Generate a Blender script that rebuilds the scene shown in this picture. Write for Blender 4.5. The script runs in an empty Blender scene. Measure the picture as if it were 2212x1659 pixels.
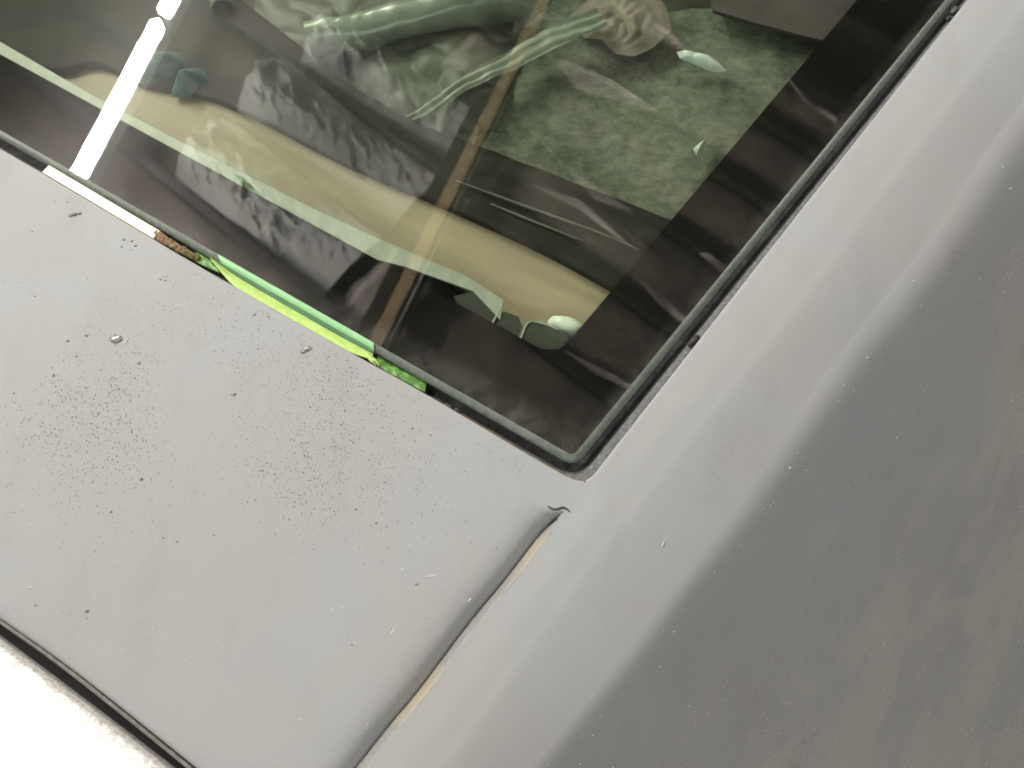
import bpy, bmesh, math, random
from mathutils import Vector, Matrix, noise
random.seed(7)
C = bpy.context.scene
COL = C.collection

# ------------------------------------------------------------------ camera
F, PW, PH = 1790.0, 2212.0, 1659.0          # focal length and frame of the photograph in the same units
Z = Vector((-0.0414, 0.372, 0.927)).normalized()
X = (Vector((1, 0, 0)) - Z * Z[0]).normalized()
Y = Z.cross(X)
M = Matrix((X, Y, Z))
EYE = M @ Vector((0, 0, 0.45))
cam = bpy.data.cameras.new('camera')
co = bpy.data.objects.new('camera', cam)
COL.objects.link(co)
co.matrix_world = Matrix.Translation(EYE) @ M.to_4x4()
cam.sensor_width = 36
cam.lens = F / PW * 36
cam.clip_start = 0.02
cam.clip_end = 60
cam.dof.use_dof = True
cam.dof.focus_distance = 0.455
cam.dof.aperture_fstop = 14
C.camera = co

# ------------------------------------------------------------------ world, lamps, exposure
w = bpy.data.worlds.new('World'); C.world = w; w.use_nodes = True
w.node_tree.nodes['Background'].inputs[0].default_value = (0.99, 0.985, 0.95, 1)
w.node_tree.nodes['Background'].inputs[1].default_value = 0.42
C.view_settings.view_transform = 'Standard'
C.view_settings.look = 'None'
C.view_settings.exposure = -0.22
C.view_settings.gamma = 1
C.cycles.use_denoising = True
C.cycles.max_bounces = 8
C.cycles.transparent_max_bounces = 16
C.cycles.sample_clamp_indirect = 6


def lamp(name, loc, target, sx, sy, power, col, spread=180):
    l = bpy.data.lights.new(name, 'AREA'); l.shape = 'RECTANGLE'; l.size = sx; l.size_y = sy
    l.energy = power; l.color = col; l.spread = math.radians(spread)
    o = bpy.data.objects.new(name, l); COL.objects.link(o); o.location = loc
    o.rotation_euler = (Vector(target) - Vector(loc)).to_track_quat('-Z', 'Y').to_euler()
    return o


lamp('key_light', (-3.4, 0.85, 2.4), (0, 0, 0), 0.8, 1.3, 71, (1.0, 0.955, 0.92))  # key light added from the upper left to strengthen the tubes
lamp('foil_uplight', (-2.75, 1.0, 0.75), (-0.9, 1.65, 1.9), 0.5, 0.9, 90, (1.0, 0.96, 0.9), 60)  # uplight added to brighten the foil and ceiling, no fixture there
lamp('side_fill', (1.15, 0.70, 1.35), (0.2, 0.1, 0), 0.3, 0.5, 12, (1.0, 0.92, 0.90))  # pinkish fill added to lift the upper right and the flank
lamp('cool_fill', (-0.2, -1.75, 1.5), (0, 0, 0), 1.6, 0.3, 20, (0.93, 1.0, 0.97))  # cool greenish fill added from the near side, no bench there


# ------------------------------------------------------------------ picture point -> place
def ray(px, py):
    return (M @ Vector((px - PW / 2, PH / 2 - py, -F))).normalized()


def at(px, py, z=0.0):
    d = ray(px, py); return EYE + d * ((z - EYE.z) / d.z)


def up(px, py, h):                       # where the mirror image seen in the glass really stands, h above it
    d = ray(px, py); p = EYE + d * (-EYE.z / d.z); d.z = -d.z
    return p + d * (h / d.z)


def lerp_poly(pts, y):                   # x of a line given as (x, y) points, for a y
    for i in range(len(pts) - 1):
        if pts[i][1] <= y <= pts[i + 1][1] or i == len(pts) - 2 or (i == 0 and y < pts[0][1]):
            (x0, y0), (x1, y1) = pts[i], pts[i + 1]
            return x0 + (x1 - x0) * (y - y0) / (y1 - y0)


def smooth(a, b, x):
    t = min(1, max(0, (x - a) / (b - a))); return t * t * (3 - 2 * t)


# ------------------------------------------------------------------ helpers
def tag(o, label=None, cat=None, group=None, kind=None):
    for k, v in (('label', label), ('category', cat), ('group', group), ('kind', kind)):
        if v: o[k] = v
    return o


def empty(name, loc):
    o = bpy.data.objects.new(name, None); COL.objects.link(o); o.location = loc; o.empty_display_size = .05
    return o


def mk(name, verts, faces, mats, parent=None, smooth_=True, fm=None):
    me = bpy.data.meshes.new(name)
    me.from_pydata([tuple(v) for v in verts], [], faces)
    if not isinstance(mats, (list, tuple)): mats = [mats]
    for m in mats: me.materials.append(m)
    if fm: me.polygons.foreach_set('material_index', fm)
    me.polygons.foreach_set('use_smooth', [smooth_] * len(me.polygons))
    me.update()
    o = bpy.data.objects.new(name, me); COL.objects.link(o)
    if parent:
        o.parent = parent
        q = Vector((0, 0, 0)); p = parent
        while p: q += p.location; p = p.parent
        o.location = -q
    return o


def grid(rows):                          # rows of equal length -> verts, faces
    n = len(rows[0]); v = [p for r in rows for p in r]; f = []
    for j in range(len(rows) - 1):
        for i in range(n - 1):
            a = j * n + i; f.append((a, a + 1, a + n + 1, a + n))
    return v, f


def face_up(o):
    me = o.data; bm = bmesh.new(); bm.from_mesh(me)
    bmesh.ops.remove_doubles(bm, verts=bm.verts, dist=2e-5)
    bmesh.ops.recalc_face_normals(bm, faces=bm.faces)
    if sum(f.normal.z * f.calc_area() for f in bm.faces) < 0:
        bmesh.ops.reverse_faces(bm, faces=bm.faces)
    bm.to_mesh(me); bm.free()
    me.polygons.foreach_set('use_smooth', [True] * len(me.polygons))
    return o


def tube(path, r, n=10, caps=True, rf=None):
    V, Fc = [], []
    for i, p in enumerate(path):
        p = Vector(p); a = Vector(path[max(0, i - 1)]); b = Vector(path[min(len(path) - 1, i + 1)])
        d = (b - a).normalized(); s = d.orthogonal().normalized() if abs(d.z) > .95 else d.cross(Vector((0, 0, 1))).normalized()
        t = s.cross(d); rr = rf(i / (len(path) - 1)) if rf else r
        for k in range(n):
            c = 2 * math.pi * k / n; V.append(p + s * rr * math.cos(c) + t * rr * math.sin(c))
    for i in range(len(path) - 1):
        for k in range(n):
            a = i * n + k; b = i * n + (k + 1) % n; Fc.append((a, b, b + n, a + n))
    if caps:
        Fc.append(tuple(range(n - 1, -1, -1))); m = (len(path) - 1) * n; Fc.append(tuple(range(m, m + n)))
    return V, Fc


def bar(a, b, wd, ht):                   # a square-cut timber from a to b; a, b run along its underside
    a, b = Vector(a), Vector(b); d = (b - a).normalized(); s = d.cross(Vector((0, 0, 1))).normalized() * wd / 2
    k = Vector((0, 0, ht)); e = min(wd, ht) * .08; V = []
    for p in (a, b):
        for q in (-s * .9, s * .9, s + k * .08, s + k, -s + k, -s + k * .08): V.append(p + q)
    f = [(0, 6, 7, 1), (1, 7, 8, 2), (2, 8, 9, 3), (3, 9, 10, 4), (4, 10, 11, 5), (5, 11, 6, 0), (0, 1, 2, 3, 4, 5), (11, 10, 9, 8, 7, 6)]
    return V, f


def sheet(poly, z, t, name, m, parent=None, disp=None, sub=5e-3):   # a slab cut to a picture outline at height z
    bm = bmesh.new(); vs = [bm.verts.new(at(px, py, z)) for px, py in poly]
    fa = bm.faces.new(vs); fa.normal_update()
    if fa.normal.z < 0: fa.normal_flip()
    r = bmesh.ops.extrude_face_region(bm, geom=[fa])
    bmesh.ops.translate(bm, verts=[g for g in r['geom'] if isinstance(g, bmesh.types.BMVert)], vec=(0, 0, -t))
    bmesh.ops.recalc_face_normals(bm, faces=bm.faces)
    me = bpy.data.meshes.new(name); bm.to_mesh(me); bm.free(); me.materials.append(m)
    o = bpy.data.objects.new(name, me); COL.objects.link(o)
    if parent: o.parent = parent; o.location = -parent.location
    return o


# ------------------------------------------------------------------ materials
class N:
    def __init__(s, name):
        s.m = bpy.data.materials.new(name); s.m.use_nodes = True; s.t = s.m.node_tree
        s.b = s.t.nodes['Principled BSDF']; s.out = s.t.nodes['Material Output']
        s.tc = s.t.nodes.new('ShaderNodeTexCoord'); s.g = None

    def geo(s):
        if not s.g: s.g = s.t.nodes.new('ShaderNodeNewGeometry')
        return s.g.outputs['Position']

    def add(s, typ, **k):
        n = s.t.nodes.new(typ)
        for a, v in k.items(): setattr(n, a, v)
        return n

    def link(s, a, b): s.t.links.new(a, b)

    def val(s, sock, v):
        if isinstance(v, (int, float)): sock.default_value = v
        elif isinstance(v, tuple): sock.default_value = v if len(v) == 4 or sock.type == 'VECTOR' else (*v, 1)
        else: s.link(v, sock)

    def noise(s, scale, detail=3, rough=.5, dist=0, stretch=None, rot=0):
        n = s.add('ShaderNodeTexNoise'); n.inputs['Scale'].default_value = scale; n.inputs['Detail'].default_value = detail
        n.inputs['Roughness'].default_value = rough; n.inputs['Distortion'].default_value = dist
        src = s.geo()
        if stretch or rot:
            mp = s.add('ShaderNodeMapping'); mp.vector_type = 'TEXTURE'
            mp.inputs['Rotation'].default_value = (0, 0, rot)
            if stretch: mp.inputs['Scale'].default_value = stretch
            s.link(src, mp.inputs[0]); src = mp.outputs[0]
        s.link(src, n.inputs['Vector']); return n.outputs['Fac']

    def ramp(s, x, *st):
        r = s.add('ShaderNodeValToRGB'); e = r.color_ramp.elements
        while len(e) < len(st): e.new(.5)
        for i, (p, c) in enumerate(st):
            e[i].position = p; e[i].color = (c, c, c, 1) if isinstance(c, (int, float)) else (*c, 1)
        s.link(x, r.inputs[0]); return r.outputs[0]

    def mix(s, f, a, b, mode='MIX'):
        n = s.add('ShaderNodeMix', data_type='RGBA', blend_type=mode)
        s.val(n.inputs[0], f); s.val(n.inputs[6], a); s.val(n.inputs[7], b); return n.outputs[2]

    def math(s, op, a, b=0.0, c=None):
        n = s.add('ShaderNodeMath', operation=op); s.val(n.inputs[0], a); s.val(n.inputs[1], b)
        if c is not None: s.val(n.inputs[2], c)
        return n.outputs[0]

    def bump(s, h, strength, dist):
        n = s.add('ShaderNodeBump'); n.inputs['Strength'].default_value = strength; n.inputs['Distance'].default_value = dist
        s.link(h, n.inputs['Height']); s.link(n.outputs[0], s.b.inputs['Normal'])
        return n

    def set(s, **k):
        for a, v in k.items():
            s.val(s.b.inputs[{'col': 'Base Color', 'rough': 'Roughness', 'metal': 'Metallic', 'spec': 'Specular IOR Level', 'coat': 'Coat Weight', 'sheen': 'Sheen Weight', 'trans': 'Transmission Weight', 'alpha': 'Alpha'}[a]], v)
        return s

    def side(s, p, nrm):                 # signed metres from the vertical plane through p with horizontal normal nrm
        d = s.add('ShaderNodeVectorMath', operation='DOT_PRODUCT'); s.link(s.geo(), d.inputs[0])
        d.inputs[1].default_value = (nrm.x, nrm.y, 0)
        return s.math('SUBTRACT', d.outputs['Value'], p.x * nrm.x + p.y * nrm.y)


def simple(name, col, rough=.6, var=.25, scale=60, bump=.0, metal=0, spec=.5, **kw):
    n = N(name); a = n.noise(scale, 4)
    c = n.mix(n.ramp(a, (.3, 0.0), (.7, 1.0)), tuple(x * (1 - var) for x in col), tuple(min(1, x * (1 + var)) for x in col))
    n.set(col=c, rough=rough, metal=metal, spec=spec, **kw)
    if bump: n.bump(a, bump, .0006)
    return n.m


# picture lines of the body (x, y), all in the plane of the glass
OPEN_R = [(2330, -300), (2093, 0), (1656, 553), (1474, 786), (1304, 1003)]
OPEN_B = [(-300, 150), (0, 323), (93, 377), (333, 520), (383, 551), (737, 753), (920, 853), (1104, 963), (1200, 1019)]
CORNER = [(1222, 1031), (1243, 1040), (1262, 1042), (1280, 1033), (1292, 1019)]
SEAM = [(1217, 1104), (1179, 1146), (1099, 1253), (1031, 1333), (970, 1413), (904, 1503), (837, 1581), (777, 1659), (640, 1832)]
GAP_P = [(-420, 1030), (-200, 1198), (0, 1334), (150, 1440), (417, 1656), (560, 1776), (630, 1836)]
GAP_W = [(-500, 1010), (0, 1396), (133, 1495), (350, 1662), (640, 1890)]
K1 = [(2450, -300), (2174, 66), (1841, 500), (1758, 620), (1474, 969), (1237, 1273), (1087, 1483), (960, 1659), (770, 1900)]
K2 = [(2610, -300), (2212, 217), (2141, 307), (1974, 563), (1808, 770), (1661, 986), (1584, 1106), (1454, 1266), (1370, 1389), (1137, 1659), (930, 1900)]
GL_B0, GL_C, GL_R0 = (0, 280), (1238, 984), (2041, 0)
pB, pC, pR = at(*GL_B0), at(*GL_C), at(*GL_R0)
nB = Vector((-(pC - pB).y, (pC - pB).x, 0)).normalized();  nB = nB if nB.y > 0 else -nB      # into the glass from its lower edge
nR = Vector((-(pR - pC).y, (pR - pC).x, 0)).normalized();  nR = nR if nR.x < 0 else -nR      # into the glass from its right edge
dR = (pR - pC).normalized(); dB = (pB - pC).normalized()
k2a, k2b = at(2141, 307), at(1370, 1389); dK = (k2a - k2b).normalized(); nK = Vector((dK.y, -dK.x, 0)); nK = nK if nK.x > 0 else -nK
ROTK = math.atan2(dK.y, dK.x)

# grey primer: sanded, a little orange peel, dust rubbed into it, brown overspray on the shoulder
n = N('grey_primer')
big = n.noise(7, 2); hue = n.mix(n.ramp(big, (.35, 0.0), (.65, 1.0)), (.330, .318, .312), (.322, .332, .334))  # pinkish to bluish drift paints in the mixed workshop light
mot = n.ramp(n.noise(38, 5, .6), (.35, 0.0), (.7, 1.0))
c = n.mix(mot, hue, n.mix(.5, hue, (.338, .333, .318)))
dirt = n.math('MULTIPLY', n.ramp(n.noise(26, 6, .65, stretch=(1, 2.4, 1)), (.52, 0.0), (.68, 1.0)), n.ramp(n.noise(900, 3, .7), (.42, 0.0), (.62, 1.0)))
c = n.mix(n.math('MULTIPLY', dirt, .35), c, (.20, .195, .16))
sd = n.side(k2a, nK)                      # metres beyond the shoulder crease
along = n.side(k2b, -dK)
zone = n.math('MULTIPLY', n.ramp(sd, (.03, 0.0), (.11, 1.0)), 1.0)
patch = n.ramp(n.math('ADD', n.math('ADD', n.math('MULTIPLY', n.noise(17, 5, .62, .5, stretch=(1.5, .8, 1), rot=ROTK + .25), .95), n.math('MULTIPLY', n.noise(75, 3, .6), .2)), n.math('MULTIPLY', sd, .6)), (.60, 0.0), (.74, 1.0))
grain = n.ramp(n.noise(480, 4, .75), (.40, 0.0), (.62, 1.0))
dust = n.math('MULTIPLY', n.math('MULTIPLY', zone, patch), n.math('MULTIPLY_ADD', grain, .7, .3))
c = n.mix(n.math('MULTIPLY', dust, .85), c, (.42, .375, .315))
scr = n.ramp(n.noise(34, 2, .5, .2, stretch=(14, .35, 1), rot=ROTK + .18), (.66, 0.0), (.70, 1.0))
c = n.mix(n.math('MULTIPLY', n.math('MULTIPLY', scr, .07), n.ramp(sd, (.0, 0.0), (.03, 1.0))), c, (.5, .5, .5))
n.set(col=c, rough=n.math('MULTIPLY_ADD', mot, .08, n.math('MULTIPLY_ADD', dust, .15, .52)), spec=.2)
h = n.math('ADD', n.math('MULTIPLY', n.noise(300, 3, .5), 1.0), n.math('MULTIPLY', n.noise(1500, 2), .35))
n.bump(h, .13, .0004)
PRIMER = n.m

n = N('lip_metal')
a = n.noise(900, 4, .7)
f = n.ramp(n.noise(22, 3), (.42, 0.0), (.58, 1.0))
cc = n.mix(f, (.25, .25, .24), (.34, .295, .225))
cc = n.mix(n.ramp(a, (.55, 0.0), (.7, 1.0)), cc, (.42, .38, .30))
n.set(col=cc, rough=.42, metal=0, spec=.6); n.bump(a, .7, .0006)
LIP = n.m

# glass: clear, green in the mass, a film of workshop dust that thickens to the edges
GREEN = (.82, .88, .79)


def glass(name, f0_only):
    n = N(name); n.t.nodes.remove(n.b)
    tr = n.add('ShaderNodeBsdfTransparent'); tr.inputs[0].default_value = (*GREEN, 1) if f0_only else (.97, .98, .97, 1)
    gl = n.add('ShaderNodeBsdfGlossy'); gl.inputs['Roughness'].default_value = 0.0; gl.inputs[0].default_value = (1, 1, 1, 1)
    mx = n.add('ShaderNodeMixShader')
    if f0_only:
        mx.inputs[0].default_value = .018
        n.link(tr.outputs[0], mx.inputs[1]); n.link(gl.outputs[0], mx.inputs[2]); n.link(mx.outputs[0], n.out.inputs[0]); return n.m
    lw = n.add('ShaderNodeLayerWeight'); lw.inputs[0].default_value = .5
    p5 = n.math('POWER', lw.outputs['Facing'], 5.0); frs = n.math('MULTIPLY_ADD', p5, .93, .066)
    wv = n.noise(9, 2); bp = n.add('ShaderNodeBump'); bp.inputs['Strength'].default_value = .10; bp.inputs['Distance'].default_value = .0006
    n.link(wv, bp.inputs['Height']); n.link(bp.outputs[0], gl.inputs['Normal'])
    n.link(frs, mx.inputs[0]); n.link(tr.outputs[0], mx.inputs[1]); n.link(gl.outputs[0], mx.inputs[2])
    haze = n.add('ShaderNodeBsdfGlossy'); haze.inputs['Roughness'].default_value = .2; haze.inputs[0].default_value = (.5, .5, .5, 1)
    m1 = n.add('ShaderNodeMixShader'); m1.inputs[0].default_value = .005
    n.link(mx.outputs[0], m1.inputs[1]); n.link(haze.outputs[0], m1.inputs[2])
    df = n.add('ShaderNodeBsdfDiffuse'); df.inputs[0].default_value = (.42, .40, .35, 1)
    eb, er = n.side(pB, nB), n.side(pC, nR)
    near = n.math('MAXIMUM', n.ramp(eb, (0.0, 1.0), (.016, 0.0)), n.ramp(er, (0.0, .5), (.007, 0.0)))
    cl = n.ramp(n.noise(45, 5, .65, .8), (.45, 0.0), (.72, 1.0)); fine = n.ramp(n.noise(1500, 2, .7), (.50, 0.0), (.70, 1.0))
    corner = n.ramp(n.math('ADD', eb, er), (.01, 1.0), (.055, 0.0))
    d1 = n.math('MULTIPLY', n.math('MULTIPLY', near, n.math('ADD', cl, .25)), n.math('ADD', fine, .2))
    smear = n.ramp(n.noise(90, 4, .6, .5, stretch=(.5, 1.6, 1), rot=.35), (.50, 0.0), (.75, 1.0))
    d2 = n.math('MULTIPLY', corner, n.math('MULTIPLY_ADD', smear, .07, .010))
    spk = n.math('MULTIPLY', n.ramp(n.noise(2600, 1, .5), (.73, 0.0), (.78, 1.0)), n.ramp(n.noise(14, 3), (.45, 0.0), (.65, 1.0)))
    tot = n.math('ADD', n.math('MULTIPLY', d1, .42), n.math('ADD', d2, n.math('MULTIPLY_ADD', spk, .10, .0015)))
    tot = n.math('MINIMUM', tot, .8)
    m2 = n.add('ShaderNodeMixShader'); n.link(tot, m2.inputs[0]); n.link(m1.outputs[0], m2.inputs[1]); n.link(df.outputs[0], m2.inputs[2])
    n.link(m2.outputs[0], n.out.inputs[0])
    return n.m


GLASS_T, GLASS_B = glass('glass_top_face', False), glass('glass_under_face', True)
n = N('glass_ground_edge')
a = n.noise(300, 4, .6)
n.set(col=n.mix(n.ramp(a, (.3, 0.0), (.7, 1.0)), (.11, .125, .105), (.185, .205, .172)), rough=.38, spec=.3); n.bump(a, .25, .0003)
EDGE = n.m
FRIT = simple('frit_black', (.006, .0055, .005), .85, .2, spec=.04)
SEAL = N('black_urethane')
a = SEAL.noise(260, 5, .7); b_ = SEAL.ramp(SEAL.noise(60, 4, .6), (.45, 0.0), (.7, 1.0))
SEAL.set(col=SEAL.mix(SEAL.math('MULTIPLY', b_, SEAL.ramp(a, (.4, 0.0), (.65, 1.0))), (.012, .013, .013), (.11, .115, .11)), rough=.45); SEAL.bump(a, .9, .0015)
SEAL = SEAL.m
n = N('dirty_ledge')
a = n.noise(420, 5, .7); r_ = n.ramp(n.side(pC, -dR), (-.012, 0.0), (.012, 1.0))
cc = n.mix(n.ramp(a, (.45, 0.0), (.62, 1.0)), (.085, .09, .094), (.15, .155, .158))
cc = n.mix(n.math('MULTIPLY', r_, n.ramp(n.noise(120, 4, .6), (.4, 0.0), (.6, 1.0))), cc, (.20, .14, .08))
n.set(col=cc, rough=.35); n.bump(a, .8, .0012)
LEDGE = n.m
WHITE = N('white_lid')
e0, e1 = at(0, 1396), at(350, 1662); dG = (e1 - e0).normalized(); nG = Vector((-dG.y, dG.x, 0)); nG = nG if nG.y < 0 else -nG
dd = WHITE.side(e0, nG)
st = WHITE.math('MULTIPLY', WHITE.ramp(dd, (.0005, 1.0), (.0062, 0.0)), WHITE.ramp(WHITE.noise(420, 5, .8), (.46, 0.0), (.62, 1.0)))
WHITE.set(col=WHITE.mix(st, (.80, .80, .79), (.40, .33, .25)), rough=.35); WHITE = WHITE.m
BLACK = simple('gap_painted_shadow', (.010, .009, .008), .7, .3)  # near black, paints the shade deep in the lid gap
RIM = simple('overspray_edge', (.16, .145, .125), .6, .3, 300, .4)

# ------------------------------------------------------------------ the car
car = empty('car', (0, 0, -0.01))
tag(car, 'car in grey primer with its window fitted and a white lid below the gap', 'car')

# --- body panel: deck patch left of the seam
T = [at(*p) for p in OPEN_B + CORNER[:3]]
Rr = [at(*CORNER[2])]
seamw = [at(*p) for p in SEAM]


def resample(pts, n, dens=None):
    L = [0]
    for i in range(1, len(pts)): L.append(L[-1] + (Vector(pts[i]) - Vector(pts[i - 1])).length)
    out = []
    for k in range(n):
        t = k / (n - 1); t = dens(t) if dens else t
        s = t * L[-1]; i = 0
        while i < len(pts) - 2 and L[i + 1] < s: i += 1
        u = (s - L[i]) / max(1e-9, L[i + 1] - L[i]); out.append(Vector(pts[i]).lerp(Vector(pts[i + 1]), u))
    return out


def chaikin(pts, k=2):
    pts = [Vector(p) for p in pts]
    for _ in range(k):
        o = [pts[0]]
        for i in range(len(pts) - 1):
            o += [pts[i].lerp(pts[i + 1], .25), pts[i].lerp(pts[i + 1], .75)]
        o.append(pts[-1]); pts = o
    return pts


NU, NV = 260, 190
q = at(*CORNER[2])
seam_dir = [(seamw[min(i + 1, len(seamw) - 1)] - seamw[max(0, i - 1)]).normalized() for i in range(len(seamw))]
lipR, lipL = [], []
for i, p in enumerate(seamw):
    d = seam_dir[i]; s = Vector((-d.y, d.x, 0)); s = s if s.x > 0 else -s
    wd = .0027 if i else .00002
    lipR.append(p + s * wd); lipL.append(p - s * wd)
right_path = [q, seamw[0] + (q - seamw[0]) * .5] + lipL
ST = seamw[0]
topc = resample(chaikin(T, 1), NU, lambda t: 1 - (1 - t) ** 1.35)
botc = resample(chaikin([at(*p) for p in GAP_P], 2), NU, lambda t: 1 - (1 - t) ** 1.35)
rgtc = resample(right_path, NV); lftc = resample([topc[0], botc[0]], NV)
tlen = sum((right_path[i + 1] - right_path[i]).length for i in range(2)) / sum((right_path[i + 1] - right_path[i]).length for i in range(len(right_path) - 1))
RL = sum((right_path[i + 1] - right_path[i]).length for i in range(len(right_path) - 1))
rows = []
DIP, DW = .0088, .0046
for j in range(NV):
    v = j / (NV - 1); row = []
    A = smooth(0.0, .006, (v - tlen) * RL)
    for i in range(NU):
        u = 1 - (1 - i / (NU - 1)) ** 1.0
        p = (1 - v) * topc[i] + v * botc[i] + (1 - u) * lftc[j] + u * rgtc[j] - ((1 - u) * (1 - v) * topc[0] + u * (1 - v) * topc[-1] + (1 - u) * v * botc[0] + u * v * botc[-1])
        d = (p - rgtc[j]).length
        z = -DIP * A * math.exp(-d / DW)
        dg = (botc[i] - p).length
        z -= .0016 * math.exp(-dg / .0035)
        z += .0004 * noise.noise(Vector((p.x, p.y, 0)) * 12)
        p = Vector((p.x, p.y, z)); row.append(p)
    rows.append(row)
dip_edge = [r[-1].copy() for r in rows]
# lip of the window opening, folded down into the channel
def fold(line, inward, prof):
    out = []
    for a, b in prof:
        out.append([p + inward[i] * a + Vector((0, 0, b)) for i, p in enumerate(line)])
    return out
def inw(line):
    o = []
    for i in range(len(line)):
        d = line[min(i + 1, len(line) - 1)] - line[max(i - 1, 0)]; d.z = 0; d.normalize(); s = Vector((-d.y, d.x, 0))
        o.append(s if s.dot(at(900, 300) - line[i]) > 0 else -s)
    return o
prof = [(.0009, -.012), (.0010, -.004), (.0010, -.0016), (.0008, -.0007), (.0004, -.0002)]
top0 = rows[0]
fr_ = fold(top0, inw(top0), prof)
# rolled lower edge at the lid gap
bot0 = rows[-1]
ib = inw(bot0)
bl = [[p - ib[i] * a + Vector((0, 0, b)) for i, p in enumerate(bot0)] for a, b in [(.0008, -.0006), (.0016, -.0018), (.0020, -.0034), (.0021, -.016)]]
v, f = grid(fr_ + rows + bl)
V, Fc = list(v), list(f)

# --- body panel: band right of the opening and seam, over the shoulder to the flank
Ly = [(p[0], p[1]) for p in OPEN_R] + [CORNER[4], CORNER[3], CORNER[2]]
ys = [-300 + 2200 * k / 440 for k in range(441)]
def inv(p):                               # world point in the glass plane -> picture y, x
    e = M.transposed() @ (p - EYE); return (PW / 2 + e.x / -e.z * F, PH / 2 - e.y / -e.z * F)
lipRp = [inv(p) for p in lipR]
Lfull = Ly + lipRp
K1w = lambda y: lerp_poly(K1, y); K2w = lambda y: lerp_poly(K2, y)
rowsB = []
SL0, SL1 = math.radians(9), math.radians(49)
for y in ys:
    y0 = min(y, 1832 + (y - 1832))
    a = at(lerp_poly(Lfull, y), y, 0)
    row = []
    k1 = at(K1w(y), y, -.0002); k2 = at(K2w(y), y, -.0088)
    n1, n2 = 14, 14
    for i in range(n1):
        t = i / n1; p = a.lerp(k1, t); p.z = -.0002 * t + .0006 * math.sin(math.pi * t) ** 2
        p.z += .0004 * noise.noise(Vector((p.x, p.y, 0)) * 12); row.append(p)
    for i in range(n2):
        t = i / n2; p = k1.lerp(k2, t); p.z = k1.z + (k2.z - k1.z) * (.2 * t + .8 * t ** 1.25) + .0004 * noise.noise(p * 12); row.append(p)
    s, z = 0, 0
    for i in range(74):
        row.append(k2 + nK * s + Vector((0, 0, z + .0004 * noise.noise((k2 + nK * s) * 12))))
        ds = .0008 if s < .02 else (.004 if s < .06 else .016)
        wtr = .015 + .022 * smooth(1500, 200, y)
        sl = SL0 + (SL1 - SL0) * smooth(-.006, wtr, s) - math.radians(3) * smooth(.03, .2, s)
        s += ds; z -= math.tan(sl) * ds
    rowsB.append(row)
# smooth the crease line lengthways so the hand-measured points leave no kinks
for _ in range(160):
    cp = [[p.copy() for p in r] for r in rowsB]
    for j in range(1, len(rowsB) - 1):
        for i in range(14, len(rowsB[0])):
            rowsB[j][i] = (cp[j - 1][i] + cp[j][i] * 2 + cp[j + 1][i]) / 4
vB, fB = grid(rowsB); off = len(V); V += vB; Fc += [tuple(k + off for k in t) for t in fB]
edgeB = [r[0].copy() for r in rowsB if inv(r[0])[1] < 1043]
fo = fold(edgeB, inw(edgeB), [(0, 0), (.0004, -.0002), (.0008, -.0007), (.0010, -.0016), (.0010, -.004), (.0009, -.012)])
v, f = grid(fo); off = len(V); V += v; Fc += [tuple(k + off for k in t) for t in f]
body = mk('body_panel', V, Fc, PRIMER, car); face_up(body)
# little patch that closes the run between the opening corner and the seam's top is shared by both grids

# bare lip of the seam
nl = 260
Ls = resample(chaikin(lipL, 2), nl); Rs = resample(chaikin(lipR, 2), nl)
rows = []
for i in range(nl):
    t = i / (nl - 1); A = smooth(0, .006, t * RL)
    zb = -DIP * A + .0002; r = []
    for k in range(7):
        s = k / 6; p = Ls[i].lerp(Rs[i], s); wob = .00035 * noise.noise(Vector((t * 160, k * .6, 0)))
        p.z = zb + (.0005 - zb) * (s ** .8) - (0.0006 if k == 6 else 0); p.x += wob; p.z += wob * .6; r.append(p)
    rows.append(r)
v, f = grid(rows); lip = mk('seam_lip', v, f, LIP, body); face_up(lip)
tag(lip, 'bare tan and grey lip of the seam running down from the window corner')
# the torn arc at the seam's top
arc = chaikin([at(x, y, .0002) for x, y in [(1182, 1092), (1192, 1099), (1203, 1101), (1214, 1095), (1224, 1099), (1233, 1107)]], 2)
v, f = tube(arc, .0006, 8, rf=lambda t: .00012 + .00045 * math.sin(math.pi * min(1, t * 1.05)) ** .7)
mk('seam_crack', v, f, simple('crack_dark', (.035, .04, .045), .5, .3), body)

# --- lid and gap
lidp = [at(x, y, -.001) for x, y in GAP_W]
lidc = resample(chaikin(lidp, 2), 120)
rows = [[p + Vector((0, 0, -.02)) for p in lidc], [p + Vector((0, 0, -.0015)) for p in lidc], [p + nG * .0008 + Vector((0, 0, -.0003)) for p in lidc], [p + nG * .002 for p in lidc]]
for s in (.006, .012, .03, .08, .2, .5): rows.append([p + nG * s for p in lidc])
v, f = grid(rows); lid = mk('lid_panel', v, f, WHITE, car); face_up(lid)
tag(lid, 'white lid below the dark gap')
gp = resample([at(*p, -.016) for p in GAP_P], 60)
rows = [[p - nG * .004 for p in gp], [p + nG * .02 for p in gp]]
v, f = grid(rows); mk('gap_floor', v, f, BLACK, car)
er = resample(chaikin([at(x, y + 7, -.0042) for x, y in GAP_P], 2), 120)
v, f = tube(er, .0011, 8, rf=lambda t: .0011); mk('hem_edge', v, f, RIM, body)

# --- the window
TH = .0052
far = pC + dB * 1.15 + dR * .9
gc = [pC + dB * 1.15, pC, pC + dR * .9, far]
gc = [Vector((p.x, p.y, -.0008)) for p in gc]


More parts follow.
